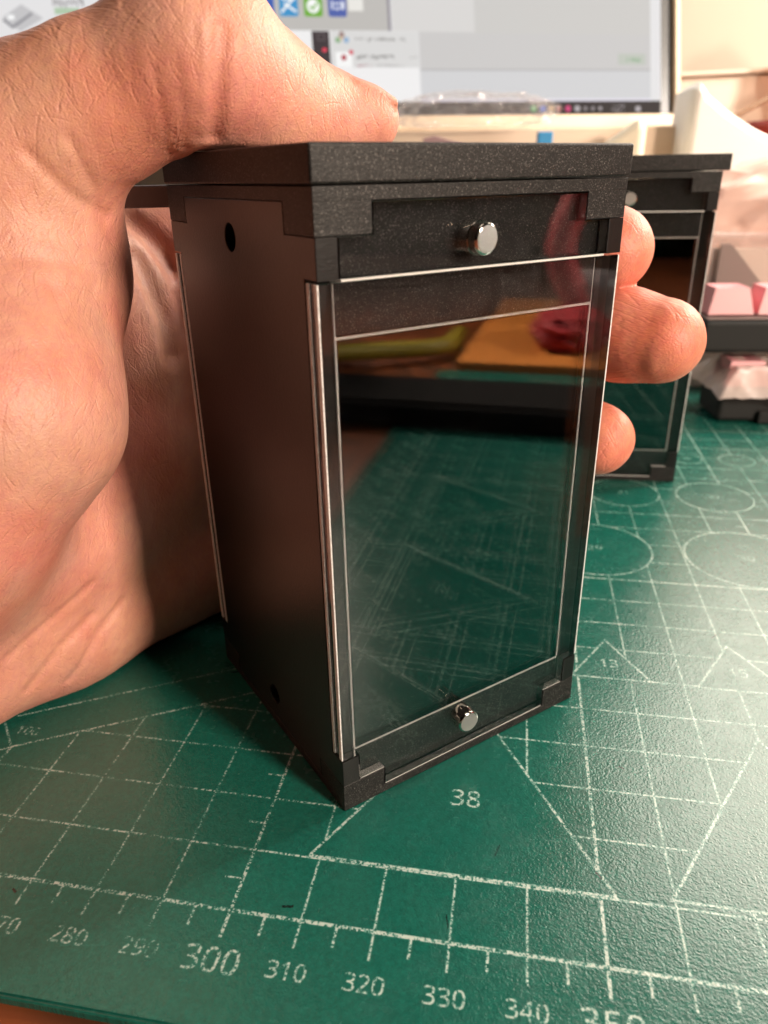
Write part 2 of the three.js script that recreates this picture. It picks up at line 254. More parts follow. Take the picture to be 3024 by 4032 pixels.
{
  const prims = []; // tapered capsules [group, a, b, ra, rb]
  const chain = (grp, nodes) => { for (let i = 0; i + 1 < nodes.length; i++) prims.push([grp, nodes[i], nodes[i + 1]]); };
  // palm and heel
  chain(0, [[172, -58, 50, 25], [190, -30, 48, 26], [214, 6, 42, 22], [238, 42, 44, 15.5], [256, 72, 46, 13.5], [262, 88, 47, 12]]);
  chain(0, [[200.0, -12.0, 26.0, 22.0], [227.2, 17.2, 16.8, 19.5], [247.2, 47.0, 15.0, 15.5], [268.0, 78.8, 11.2, 12.5]]);
  chain(0, [[240, 18, 34, 16], [252, 46, 32, 13], [262, 78, 29, 11]]);
  chain(0, [[244, 36, 42, 14], [256, 62, 44, 12.5]]); chain(0, [[238, 42, 38, 15], [257, 70, 36, 13], [266, 88, 36, 11.5]]); chain(0, [[238, 42, 56, 14.5], [255, 70, 60, 13], [262, 90, 58, 11.5]]); chain(0, [[238, 38, 66, 14], [252, 64, 72, 12.5], [259, 84, 76, 11]]);
  // thenar and thumb
  chain(6, [[214.0, 4.0, 55.0, 20.0], [249.1, 21.6, 48.1, 18.4], [261.6, 27.6, 60.8, 15.9], [260.5, 41.6, 79.0, 13.9], [264.3, 46.6, 98.6, 10.3]]);
  chain(1, [[259.7, 39.0, 92.5, 12.7], [274.2, 42.7, 100.0, 9.5], [290.3, 44.8, 105.9, 10.3], [297.8, 54.5, 100.2, 8.1], [305.7, 61.0, 98.5, 5.4], [309.8, 62.7, 98.8, 4.4]]);
  chain(1, [[287.9, 53.1, 106.0, 10.5], [294.6, 60.4, 101.5, 8.1], [302.7, 67.1, 99.9, 5.6], [304.7, 68.9, 99.3, 4.4]]);
  // creases: depth, width, points on the skin
  const creases = [
    [2.6, 2.0, [[261.5, 73.7, 84.9], [265.0, 73.2, 82.1], [267.3, 73.7, 79.2], [268.7, 74.6, 75.8]]], [2.2, 2.2, [[265.9, 66.6, 77.9], [267.6, 67.1, 73.0], [268.7, 68.7, 66.9], [269.8, 67.5, 61.0]]],
    [0.85, 1.1, [[297.1, 35.9, 107.5], [296.7, 35.6, 104.6], [295.9, 36.0, 101.8], [294.7, 37.8, 98.4], [293.0, 40.4, 96.0]]],
    [0.14, 0.6, [[294.2, 34.4, 107.4], [294.0, 34.7, 102.7], [290.9, 39.4, 95.9]]],
    [0.14, 0.6, [[291.8, 33.7, 104.6], [291.3, 35.3, 99.9], [288.7, 40.3, 95.0]]],
    [0.18, 0.6, [[288.7, 33.7, 103.3], [288.3, 35.8, 98.4], [286.0, 41.1, 94.1]]],
    [0.32, 1.0, [[267.6, 26.8, 82.4], [272.1, 30.6, 81.6], [274.5, 34.2, 80.5], [275.9, 38.5, 78.9]]],
    [0.26, 0.9, [[271.5, 17.7, 72.9], [276.2, 23.9, 71.9], [278.1, 33.0, 68.5]]],
    [0.35, 0.8, [[276.5, 32.9, 96.0], [276.4, 36.8, 90.5], [275.5, 40.9, 83.1]]],
    [0.35, 0.7, [[275.5, 34.4, 77.5], [278.5, 27.3, 68.8], [279.8, 21.7, 58.9]]],
    [0.3, 0.7, [[276.0, 38.3, 78.3], [278.2, 31.6, 69.1], [280.3, 24.2, 60.7]]],
    [0.3, 0.7, [[273.1, 28.9, 78.3], [276.8, 23.6, 70.9], [278.5, 18.6, 61.8]]],
    [0.4, 0.9, [[271.5, 31.0, 94.5], [274.0, 34.7, 89.5], [275.6, 40.6, 86.3]]],
    [0.5, 0.9, [[253.5, 27.4, 10.4], [258.1, 32.2, 16.3], [261.8, 37.7, 19.9]]],
    [0.5, 0.9, [[257.1, 33.7, 8.0], [261.9, 37.8, 15.8], [264.4, 43.7, 19.4]]],
    [0.4, 0.9, [[254.0, 24.8, 19.2], [258.4, 31.1, 22.8], [263.5, 37.2, 27.0]]]];
  const segs = []; for (const [dp, wd, pl] of creases) for (let i = 0; i + 1 < pl.length; i++) { const a = pl[i], b = pl[i + 1], d = [b[0] - a[0], b[1] - a[1], b[2] - a[2]]; segs.push({ dp, wd, a, d, l2: d[0] ** 2 + d[1] ** 2 + d[2] ** 2, last: i + 2 === pl.length }); }
  const groove = (x, y, z) => { let g = 0, cur = 0; for (const q of segs) { const px = x - q.a[0], py = y - q.a[1], pz = z - q.a[2]; let t = (px * q.d[0] + py * q.d[1] + pz * q.d[2]) / q.l2; t = t < 0 ? 0 : t > 1 ? 1 : t; const r2 = (px - q.d[0] * t) ** 2 + (py - q.d[1] * t) ** 2 + (pz - q.d[2] * t) ** 2; if (r2 < 16) cur = Math.max(cur, q.dp * Math.exp(-r2 / (q.wd * q.wd))); if (q.last) { g += cur; cur = 0; } } return g; };
  // fingers
  chain(2, [[259, 84, 76, 11], [294, 102, 80, 8.8], [323, 98, 78.5, 8.2], [345, 89, 78, 7.9], [350.5, 86.2, 77.6, 7.6]]);
  chain(3, [[262, 90, 58, 11.5], [297, 105, 63, 9.2], [328, 99, 63, 8.6], [354, 84, 62.4, 8.3], [360.5, 80.2, 62.2, 7.8]]);
  chain(4, [[266, 88, 36, 11.5], [298, 103, 42, 8.8], [326, 96, 43.5, 8], [347, 81, 43.2, 7.2], [351, 78.4, 43.1, 6.9]]);
  chain(5, [[268, 80, 13, 11.5], [294, 98, 19, 8], [312, 97, 20, 7.4], [328, 90, 20, 6.8]]);
  const pr = prims.map(([g, a, b]) => { const d = [b[0] - a[0], b[1] - a[1], b[2] - a[2]], l2 = d[0] * d[0] + d[1] * d[1] + d[2] * d[2]; return { g, a, d, l2, ra: a[3], rb: b[3] }; });
  const nail = [[308.7, 58.8, 103.3], [311.4, 60.1, 102.2], [313.7, 62.0, 101.0]];
  const KS = [7, 4, 3, 3, 3, 3, 6];
  const smin = (a, b, k) => { const h = Math.max(k - Math.abs(a - b), 0) / k; return Math.min(a, b) - h * h * k * 0.25; };
  const ca = Math.cos(TH), sa = Math.sin(TH), cx = 311.74, cy = 19.1;
  const acc = new Float64Array(7);
  function sdf(x, y, z) {
    acc.fill(1e3);
    for (let i = 0; i < pr.length; i++) {
      const q = pr[i], px = x - q.a[0], py = y - q.a[1], pz = z - q.a[2]; let t = (px * q.d[0] + py * q.d[1] + pz * q.d[2]) / q.l2; t = t < 0 ? 0 : t > 1 ? 1 : t;
      const ex = px - q.d[0] * t, ey = py - q.d[1] * t, ez = pz - q.d[2] * t, v = Math.sqrt(ex * ex + ey * ey + ez * ez) - (q.ra + (q.rb - q.ra) * t);
      acc[q.g] = smin(acc[q.g], v, KS[q.g]);
    }
    let d = smin(smin(acc[6], acc[1], 5), acc[0], 8);
    { // the thumbnail: a thin plate across the top of the tip
      let n = 1e3; for (let i = 0; i < 2; i++) { const a = nail[i], b = nail[i + 1], dx = b[0] - a[0], dy = b[1] - a[1], dz = b[2] - a[2], wx = -0.66, wy = 0.74; const px = x - a[0], py = y - a[1], pz = z - a[2]; let t = (px * dx + py * dy + pz * dz) / (dx * dx + dy * dy + dz * dz); t = t < 0 ? 0 : t > 1 ? 1 : t; let qx = px - dx * t, qy = py - dy * t, qz = pz - dz * t; let w = qx * wx + qy * wy; w = w < -0.5 ? -0.5 : w > 8 ? 8 : w; qx -= wx * w; qy -= wy * w; qz -= 0.7 * Math.sin(Math.PI * (w + 0.5) / 8.5); n = Math.min(n, Math.hypot(qx, qy, qz) - 0.55); }
      d = smin(d, n, 0.5); }
    let f = acc[2]; for (let k = 3; k < 6; k++) f = smin(f, acc[k], 0.15);
    d = smin(d, f, 5);
    // skin pressed flat against the box and the mat
    const lx = (x - cx) * ca + (y - cy) * sa, ly = -(x - cx) * sa + (y - cy) * ca;
    const bx = Math.abs(lx - BW / 2) - BW / 2 - 0.35, by = Math.abs(ly - BD / 2) - BD / 2 - 0.35, bz = Math.abs(z - 47.2) - 47.45;
    const bd = Math.min(Math.max(bx, by, bz), 0) + Math.hypot(Math.max(bx, 0), Math.max(by, 0), Math.max(bz, 0));
    d = -smin(-d, bd, 0.8); d = -smin(-d, z - 0.1, 1.2);
    return d;
  }
  // soft undulation of the flesh
  const field = (x, y, z) => { const d = sdf(x, y, z); return Math.abs(d) > 5 ? d : d + 0.7 * (fbm(x * 0.09, y * 0.09, z * 0.05, 2) - 0.375) + 0.22 * (fbm(x * 0.5, y * 0.5, z * 0.22, 2) - 0.375) + groove(x, y, z); };
  // surface nets on a sparse grid
  const cell = 0.62, lo = [140, -92, -1.2], hi = [372, 118, 124], nx = Math.ceil((hi[0] - lo[0]) / cell), ny = Math.ceil((hi[1] - lo[1]) / cell), nz = Math.ceil((hi[2] - lo[2]) / cell);
  const F = new Float32Array(nx * ny * nz).fill(9), B = 8;
  for (let k = 0; k < nz; k += B) for (let j = 0; j < ny; j += B) for (let i = 0; i < nx; i += B) {
    const c = sdf(lo[0] + (i + B / 2) * cell, lo[1] + (j + B / 2) * cell, lo[2] + (k + B / 2) * cell);
    const near = Math.abs(c) < B * cell * 0.95 + 2;
    for (let c3 = k; c3 < Math.min(k + B, nz); c3++) for (let c2 = j; c2 < Math.min(j + B, ny); c2++) for (let c1 = i; c1 < Math.min(i + B, nx); c1++)
      F[(c3 * ny + c2) * nx + c1] = near ? field(lo[0] + c1 * cell, lo[1] + c2 * cell, lo[2] + c3 * cell) : c;
  }
  const vid = new Int32Array(nx * ny * nz).fill(-1), pos = [], tri = [];
  const id = (i, j, k) => (k * ny + j) * nx + i;
  const E = [[0, 1], [0, 2], [0, 4], [1, 3], [1, 5], [2, 3], [2, 6], [3, 7], [4, 5], [4, 6], [5, 7], [6, 7]];
  for (let k = 0; k < nz - 1; k++) for (let j = 0; j < ny - 1; j++) for (let i = 0; i < nx - 1; i++) {
    if (Math.abs(F[id(i, j, k)]) > 2.5) continue;
    const v = [F[id(i, j, k)], F[id(i + 1, j, k)], F[id(i, j + 1, k)], F[id(i + 1, j + 1, k)], F[id(i, j, k + 1)], F[id(i + 1, j, k + 1)], F[id(i, j + 1, k + 1)], F[id(i + 1, j + 1, k + 1)]];
    let s = 0; for (let q = 0; q < 8; q++) if (v[q] < 0) s++;
    if (s === 0 || s === 8) continue;
    let x = 0, y = 0, z = 0, n = 0;
    for (const [a, b] of E) if ((v[a] < 0) !== (v[b] < 0)) { const t = v[a] / (v[a] - v[b]); x += (a & 1) + ((b & 1) - (a & 1)) * t; y += (a >> 1 & 1) + ((b >> 1 & 1) - (a >> 1 & 1)) * t; z += (a >> 2) + ((b >> 2) - (a >> 2)) * t; n++; }
    vid[id(i, j, k)] = pos.length / 3; pos.push(lo[0] + (i + x / n) * cell, lo[1] + (j + y / n) * cell, lo[2] + (k + z / n) * cell);
  }
  for (let k = 1; k < nz - 1; k++) for (let j = 1; j < ny - 1; j++) for (let i = 1; i < nx - 1; i++) {
    const a = F[id(i, j, k)] < 0;
    const quad = (p, q, r, s, flip) => { if (p < 0 || q < 0 || r < 0 || s < 0) return; flip ? tri.push(p, r, q, p, s, r) : tri.push(p, q, r, p, r, s); };
    if (a !== F[id(i + 1, j, k)] < 0) quad(vid[id(i, j - 1, k - 1)], vid[id(i, j, k - 1)], vid[id(i, j, k)], vid[id(i, j - 1, k)], !a);
    if (a !== F[id(i, j + 1, k)] < 0) quad(vid[id(i - 1, j, k - 1)], vid[id(i - 1, j, k)], vid[id(i, j, k)], vid[id(i, j, k - 1)], !a);
    if (a !== F[id(i, j, k + 1)] < 0) quad(vid[id(i - 1, j - 1, k)], vid[id(i, j - 1, k)], vid[id(i, j, k)], vid[id(i - 1, j, k)], !a);
  }
  const nv = pos.length / 3, po = new Float32Array(nv * 3), no = new Float32Array(nv * 3), uv = new Float32Array(nv * 2), co = new Float32Array(nv * 3), e = 0.4;
  for (let i = 0; i < nv; i++) {
    const x = pos[i * 3], y = pos[i * 3 + 1], z = pos[i * 3 + 2];
    let gx = field(x + e, y, z) - field(x - e, y, z), gy = field(x, y + e, z) - field(x, y - e, z), gz = field(x, y, z + e) - field(x, y, z - e); const l = Math.hypot(gx, gy, gz) || 1;
    po[i * 3] = (x - 262) / 1000; po[i * 3 + 1] = z / 1000; po[i * 3 + 2] = -(y - 60) / 1000;
    no[i * 3] = gx / l; no[i * 3 + 1] = gz / l; no[i * 3 + 2] = -gy / l;
    uv[i * 2] = (x * 0.6 + y * 0.8 + 60) / 220; uv[i * 2 + 1] = (z + 20) / 220;
    // mottled skin: pale, pink and yellowish blotches
    const m = fbm(x * 0.12, y * 0.12, z * 0.1, 4) - 0.47, w = fbm(x * 0.35 + 40, y * 0.35, z * 0.3, 3) - 0.44, hf = hash((x * 3) | 0, (y * 3) | 0, (z * 3) | 0) - 0.5, yv = fbm(x * 0.06 + 90, y * 0.06, z * 0.06, 2) - 0.375;
    const tip = Math.max(0, Math.min(1, (x - 325) / 30)) * (z < 90 ? 1 : 0); // blood-red fingertips
    co[i * 3] = 0.62 + 0.10 * m + 0.12 * w + 0.03 * tip + 0.05 * hf; co[i * 3 + 1] = 0.272 - 0.14 * m + 0.10 * w + 0.06 * yv - 0.085 * tip + 0.04 * hf; co[i * 3 + 2] = 0.192 - 0.11 * m + 0.08 * w - 0.02 * yv - 0.08 * tip;
  }
  const g = new THREE.BufferGeometry(); g.setAttribute('position', new THREE.BufferAttribute(po, 3)); g.setAttribute('normal', new THREE.BufferAttribute(no, 3)); g.setAttribute('uv', new THREE.BufferAttribute(uv, 2)); g.setAttribute('color', new THREE.BufferAttribute(co, 3)); g.setIndex(tri);
  const h = mesh('hand', g, skin); h.position.copy(P(262, 60, 0));
  tag(h, 'bare left hand gripping the black box, thumb on its lid, fingers curled behind', 'hand');
  console.log('hand', nv, tri.length / 3);
}

// ---------- the monitor ----------
{
  const g = base('monitor', P(428.4, 494.2, 121.5)); g.rotation.order = 'YXZ'; g.rotation.y = 0.34; g.rotation.x = -16 * Math.PI / 180;
  tag(g, 'cream framed computer monitor showing chat windows and app icons', 'monitor');
  const SW = 500, SH = 290; // glass right edge at x = -3.4, bottom at y = 0.4
  const cream = STD({ color: lin(0.72, 0.58, 0.42), roughness: 0.5 }), blk = STD({ color: lin(0.012, 0.011, 0.011), roughness: 0.3 });
  const xr = -3.4, xl = xr - SW, yb = 0.4, yt = yb + SH;
  const bar = (x0, x1, y0, y1) => rbox(x1 - x0, y1 - y0, 16, 1.2, (x0 + x1) / 2, (y0 + y1) / 2, -6);
  mesh('frame', mergeGeometries([bar(xl - 9, xr + 3.6, yb - 8.4, yb), bar(xl - 9, xr + 3.6, yt, yt + 9), bar(xl - 9, xl, yb, yt), bar(xr, xr + 3.6, yb, yt)]), cream, g);
  mesh('bezel', rbox(SW, SH, 4, 0.2, (xl + xr) / 2, (yb + yt) / 2, -4.5), blk, g);
  mesh('housing', rbox(SW * 0.94, SH * 0.9, 30, 8, (xl + xr) / 2, (yb + yt) / 2, -28), cream, g);
  // stand, undoing the tilt
  const st = mesh('stand', mergeGeometries([rbox(60, 260, 16, 5, -250, 10, -70), rbox(200, 8, 150, 4, -250, -116, -60)]), cream, g); st.rotation.x = 16 * Math.PI / 180;
  // picture on the glass, in millimetres from its lower right corner
  const N = 2048, k = 4.1, w = SW - 8, h = SH - 2, [c, x] = canvas(N, Math.round(h * k)), HH = c.height, X = v => (v - (xr - 8 - w)) * k, Y = v => HH - (v - (yb + 1)) * k;
  const R = (a, b, cc, d, f) => { x.fillStyle = f; x.fillRect(X(a), Y(d), (cc - a) * k, (d - b) * k); };
  R(-600, 0, 0, 300, '#e9e8e9'); R(-600, 0, 0, 9.2, '#2b2426');
  R(-162, 9.2, -11, 300, '#cfcdcc'); R(-162, 26.8, -11, 27.6, '#b4b2b2'); R(-162, 9.2, -11, 26.8, '#d6d6d8'); R(-600, 9.2, -11, 10.6, '#ece8f4');
  R(-178, 48.3, -126.5, 200, '#dcdad8'); R(-126.5, 47.7, -11, 200, '#d0cecb');
  R(-300, 48.6, -179, 200, '#c2bfbb'); R(-180.5, 48.6, -178.6, 200, '#97929a');
  R(-300, 9.2, -162.5, 48.4, '#f4f3f3'); R(-216, 28.4, -162.5, 48.2, '#dedddc'); R(-227, 28, -216.6, 48.2, '#3c3338');
  x.fillStyle = '#ff4560'; x.beginPath(); x.ellipse(X(-220), Y(38), 1.4 * k, 1.1 * k, 0, 0, 7); x.fill(); x.strokeStyle = '#6b6468'; x.lineWidth = 2; x.strokeRect(X(-223.5), Y(46.5), 4 * k, 3.2 * k);
  const rr = (a, b, ww, col) => { x.fillStyle = col; x.beginPath(); x.roundRect ? x.roundRect(X(a - ww / 2), Y(b + ww / 2), ww * k, ww * k, 1.4 * k) : x.rect(X(a - ww / 2), Y(b + ww / 2), ww * k, ww * k); x.fill(); };
  rr(-253.5, 61.5, 11, '#3f63b8'); rr(-239.5, 61.5, 11, '#3f97cf'); rr(-225, 61.5, 11, '#72b23c'); rr(-210.6, 61.5, 11, '#4f63ae'); R(-204, 59.3, -195, 66, '#eeece6');
  x.strokeStyle = '#fff'; x.lineWidth = 1.3 * k; x.beginPath(); x.moveTo(X(-244), Y(58)); x.quadraticCurveTo(X(-240), Y(62), X(-237), Y(65)); x.moveTo(X(-242), Y(63)); x.quadraticCurveTo(X(-238), Y(60), X(-235), Y(58.5)); x.moveTo(X(-243), Y(65.2)); x.lineTo(X(-235.6), Y(65.2)); x.stroke();
  x.fillStyle = '#fff'; x.beginPath(); x.arc(X(-225), Y(61.6), 3.8 * k, 0, 7); x.fill(); x.strokeStyle = '#72b23c'; x.lineWidth = 1 * k; x.beginPath(); x.moveTo(X(-227), Y(61.6)); x.lineTo(X(-225.2), Y(60)); x.lineTo(X(-222.6), Y(63.4)); x.stroke();
  x.fillStyle = '#e8ebf6'; for (const [a, b, ww, hh] of [[-214.2, 60, 1.3, 4.6], [-212, 62.6, 2.6, 1.2], [-212, 59.8, 2.6, 1.3], [-208.6, 60, 2.2, 4.4]]) x.fillRect(X(a), Y(b + hh), ww * k, hh * k);
  // chat rows, too soft to read in the photograph
  const blur = (a, b, ww, hh, col) => { seed = (a * 31 + 5000) | 0; x.fillStyle = col; for (let q = 0; q < ww; q += 1.3) if (rnd() < 0.85) x.fillRect(X(a + q), Y(b + hh * (0.6 + 0.4 * rnd())), (0.5 + rnd() * 0.6) * k, hh * (0.5 + 0.5 * rnd()) * k); };
  for (const [dx, dy, col] of [[0, 0, '#8fb38a'], [2.6, 1.5, '#e7cdb4'], [5, 0, '#93b4d4'], [2.4, 3, '#a28a84']]) { x.fillStyle = col; x.beginPath(); x.arc(X(-211.5 + dx), Y(43.5 + dy), 1.7 * k, 0, 7); x.fill(); }
  blur(-201, 43, 31, 2.2, '#9a9896'); R(-213.5, 28.6, -203.5, 37, '#fbfbfa'); x.fillStyle = '#b23a48'; x.beginPath(); x.arc(X(-208.6), Y(33.9), 1.6 * k, 0, 7); x.fill(); x.fillStyle = '#d8354c'; x.beginPath(); x.arc(X(-204), Y(36.8), 1.3 * k, 0, 7); x.fill();
  blur(-200.5, 33.4, 23, 2.3, '#8d8b8a'); blur(-200.5, 29, 9, 1.2, '#b4848c'); blur(-190, 29, 20, 1.2, '#aca9a8'); blur(-168, 33.6, 4, 1.2, '#bcbab8');
  R(-33, 30.4, -14.4, 36.8, '#c3c8be'); blur(-27, 32, 9, 2.6, '#8ab189');
  // desktop at the far left: a product picture and green caption
  x.save(); x.translate(X(-389), Y(54.5)); x.fillStyle = '#c9c8ca'; x.beginPath(); x.moveTo(-11 * k, 1 * k); x.lineTo(0, -6 * k); x.lineTo(11 * k, 1 * k); x.lineTo(-2 * k, 8 * k); x.closePath(); x.fill(); x.fillStyle = '#8f8e94'; x.beginPath(); x.moveTo(-10 * k, 1.4 * k); x.lineTo(-6 * k, 5 * k); x.lineTo(5 * k, -2 * k); x.lineTo(5.4 * k, -0.8 * k); x.lineTo(-6 * k, 6.6 * k); x.lineTo(-11 * k, 2.4 * k); x.closePath(); x.fill(); x.fillStyle = '#fff'; x.fillRect(-8 * k, -0.5 * k, 3.6 * k, 2.4 * k); x.restore();
  blur(-372, 60, 16, 4, '#9a9698'); R(-371.5, 55.5, -358, 59, '#b5cdb0');
  // task bar
  [['#58b36a', -90.1], ['#4a6fd8', -84], ['#d9a766', -78.4], ['#a84848', -73.4], ['#d8447c', -67.2], ['#b7b1b4', -61], ['#8c868a', -55.5], ['#8c868a', -50.5], ['#a19b9f', -45.5]].forEach(([col, a], q) => { x.fillStyle = col; x.beginPath(); x.arc(X(a), Y(4.9), (q < 6 ? 1.9 : 1.3) * k, 0, 7); x.fill(); });
  blur(-37, 5.6, 8, 1.4, '#a8a2a6'); blur(-38, 3.2, 10, 1.4, '#a8a2a6'); x.fillStyle = '#bdb7bb'; x.fillRect(X(-21.4), Y(6), 3.4 * k, 3 * k);
  const t = canvasTex(c), sc = mesh('screen', new THREE.PlaneGeometry(w / 1000, h / 1000), STD({ color: 0x050505, roughness: 0.95, emissive: 0xffffff, emissiveMap: t, emissiveIntensity: 0.95 }), g);
  sc.position.set((xr - 8 - w / 2) / 1000, (yb + 1 + h / 2) / 1000, -0.0018);
  const l = new THREE.RectAreaLight(COOL, 0.6, w / 1000, h / 1000); l.position.set(sc.position.x, sc.position.y, 0.004); l.rotation.y = Math.PI; g.add(l);
}

// ---------- clutter behind ----------
const paperWhite = STD({ color: lin(0.88, 0.86, 0.8), roughness: 0.7 });
const film = PHY({ color: lin(0.92, 0.76, 0.7), transmission: 0.55, thickness: 0, roughness: 0.28 });
const clearFilm = PHY({ color: lin(0.95, 0.93, 0.92), transmission: 0.8, thickness: 0, roughness: 0.18 });
function crumple(rx, ry, rz, amp, freq, sd, detail = 40) { // crumpled bag resting on y = 0
  const g = new THREE.IcosahedronGeometry(1, detail), p = g.attributes.position;
  for (let i = 0; i < p.count; i++) {
    const x = p.getX(i), y = p.getY(i), z = p.getZ(i), r1 = 1 - Math.abs(2 * fbm(x * freq + sd, y * freq, z * freq, 3) - 0.9), r2 = 1 - Math.abs(2 * noise3(x * freq * 2.3 + sd, y * freq * 2.3 + 7, z * freq * 2.3) - 1);
    const s = 1 + amp * (r1 - 0.6) + amp * 0.4 * (r2 - 0.5); p.setXYZ(i, x * s * rx / 1000, Math.max(y * s, -0.86) * ry / 1000, z * s * rz / 1000);
  }
  g.translate(0, 0.86 * ry / 1000, 0); const q = boxUV(g); q.computeVertexNormals(); return q;
}
function place(m, x, y, z, turn = 0) { m.position.copy(P(x, y, z)); m.rotation.y = turn; return m; }
// white pouch with the sloping top edge
{
  const s = new THREE.Shape(); [[0, 0], [0, 128], [4, 131], [9, 125], [20, 117], [34, 109], [50, 102], [80, 90], [120, 70], [140, 40], [146, 0]].forEach(([x, y], i) => i ? s.lineTo(x / 1000, y / 1000) : s.moveTo(x / 1000, y / 1000));
  const g = boxUV(new THREE.ExtrudeGeometry(s, { depth: 0.03, bevelEnabled: true, bevelThickness: 0.008, bevelSize: 0.004, bevelOffset: -0.004, bevelSegments: 4 }));
  tag(place(mesh('white_pouch', g, paperWhite), 414, 425, 0, 0.05), 'plain white pouch with sloping top, standing beside the monitor', 'pouch');
}
tag(place(mesh('plastic_bag', crumple(50, 24, 30, 0.34, 1.25, 3.1), film), 452, 322, 48, 0.2), 'crumpled pinkish plastic bag slumped on a pale tray', 'bag');
tag(place(mesh('pale_tray', mergeGeometries([rbox(110, 40, 44, 2, 0, 24, 0), rbox(116, 4, 50, 1.5, 0, 46, 0)]), STD({ color: lin(0.6, 0.4, 0.32), roughness: 0.5 })), 458, 322, 0), 'pale pinkish tray under the crumpled plastic bag', 'tray');
tag(place(mesh('dark_block', rbox(40, 12, 14, 1, 0, 6, 0), STD({ color: lin(0.03, 0.014, 0.01), roughness: 0.5 })), 459, 292, 39), 'small dark brown block in front of the plastic bag', 'block');
{ // rigid clear pack with red mark and grey insert
  const g = base('blister_pack', P(436, 290, 0)); tag(g, 'clear pack with pale card and a red bar, behind the pink keycaps', 'pack');
  mesh('card', rbox(44, 60, 2, 0.6, 0, 30, 4), STD({ color: lin(0.75, 0.62, 0.52), roughness: 0.6 }), g);
  mesh('shell', rbox(48, 66, 14, 2, 0, 33, 0), clearFilm, g);
  mesh('red_bar', rbox(3.4, 13, 0.6, 0.2, 9, 51, 5.4), STD({ color: lin(0.6, 0.03, 0.03), roughness: 0.5 }), g);
  const s = new THREE.Shape(); s.moveTo(-0.02, 0.04); s.lineTo(-0.02, 0.062); s.lineTo(-0.016, 0.062); s.lineTo(0.004, 0.04); s.closePath();
  mesh('insert', boxUV(new THREE.ExtrudeGeometry(s, { depth: 0.002, bevelEnabled: false })), STD({ color: lin(0.28, 0.22, 0.2), roughness: 0.4 }), g).position.z = 0.0082;
}
// two keycap holders, one on the other
const pink = PHY({ color: lin(0.82, 0.33, 0.36), roughness: 0.4, transmission: 0.15, thickness: 0 }), blackCase = STD({ color: lin(0.007, 0.007, 0.007), roughness: 0.7 });
function keycap(s = 17, h = 9.5, top = 12.5) { const g = new THREE.CylinderGeometry(top / Math.SQRT2 / 1000, s / Math.SQRT2 / 1000, h / 1000, 4, 6).toNonIndexed(); g.rotateY(Math.PI / 4); const p = g.attributes.position; for (let i = 0; i < p.count; i++) if (p.getY(i) > h / 2001) { const d = Math.hypot(p.getX(i), p.getZ(i)); p.setY(i, p.getY(i) - (d < 0.001 ? 0.0012 : 0)); } g.translate(0, h / 2000, 0); g.computeVertexNormals(); return boxUV(g); }
function holder(name, label, x, y, z, hc) {
  const g = base(name, P(x, y, z), 0.1); tag(g, label, 'keypad', 'keypads stacked on the mat');
  mesh('case', rbox(58, hc, 24, 2, 0, hc / 2, 0, 3), blackCase, g);
  mesh('top_plate', rbox(56, 0.8, 22, 0.4, 0, hc + 0.4, 0), STD({ color: lin(0.2, 0.13, 0.12), roughness: 0.4 }), g);
  for (let k = -1; k <= 1; k++) { const c = mesh('keycap', keycap(), pink, g); c.position.set(k * 0.0185, (hc + 1.6) / 1000, 0); }
  return g;
}
const kp1 = holder('keypad', 'black keypad lying on the mat under a film, pink keycaps half hidden', 441, 247, 0.1, 11.5);
mesh('step', rbox(44, 4.5, 3, 0.4, 8, 2.4, 13), blackCase, kp1);
const kp2 = holder('keypad_001', 'black keypad on top of the stack with bare pink keycaps', 432, 252, 25.6, 12.6);
{ // loose film sagging between the two
  const g = new THREE.PlaneGeometry(0.066, 0.044, 60, 40), p = g.attributes.position; g.rotateX(-Math.PI / 2);
  for (let i = 0; i < p.count; i++) { const x = p.getX(i), z = p.getZ(i), e = Math.min(0.033 - Math.abs(x), 0.022 - Math.abs(z)); p.setY(i, -0.0035 + Math.min(0, (e - 0.009) * 1.05) + 0.004 * (fbm(x * 160, 3, z * 160, 3) - 0.45)); }
  g.computeVertexNormals(); const m = mesh('film_sheet', g, film); place(m, 441, 247, 25.2, 0.1); tag(m, 'crinkled pink film draped over the lower keypad', 'film');
}
// things in front of the screen's lower edge
tag(place(mesh('cream_carton', mergeGeometries([rbox(210, 92, 40, 1.5, 0, 46, 0), rbox(214, 20, 44, 1, 0, 102.5, 0)]), STD({ color: lin(0.76, 0.6, 0.46), roughness: 0.75 })), 330, 430, 0, 0.12), 'cream cardboard carton with a lid below the screen', 'carton');
tag(place(mesh('mauve_sleeve', (() => { const s = new THREE.Shape(); [[0, 0], [62, 0], [62, 92], [6, 108], [0, 107]].forEach(([x, y], i) => i ? s.lineTo(x / 1000, y / 1000) : s.moveTo(x / 1000, y / 1000)); return boxUV(new THREE.ExtrudeGeometry(s, { depth: 0.004, bevelEnabled: true, bevelThickness: 0.0005, bevelSize: 0.0005, bevelOffset: -0.0005 })); })(), STD({ color: lin(0.42, 0.27, 0.28), roughness: 0.5 })), 281, 360, 0, 0.05), 'mauve card sleeve leaning below the screen', 'sleeve');
tag(place(mesh('blue_block', rbox(7.5, 30, 7.5, 0.6, 0, 15, 0), STD({ color: lin(0.03, 0.3, 0.62), roughness: 0.5 })), 342.6, 372, 79, 0.1), 'small bright blue block standing on the lidded tin', 'block');
tag(place(mesh('lidded_tin', mergeGeometries([rbox(34, 70, 30, 2, 0, 35, 0), rbox(36, 9, 32, 2, 0, 74.4, 0)]), STD({ color: lin(0.5, 0.4, 0.34), roughness: 0.4 })), 342, 372, 0, 0.1), 'squat pale tin carrying the small blue block', 'tin');
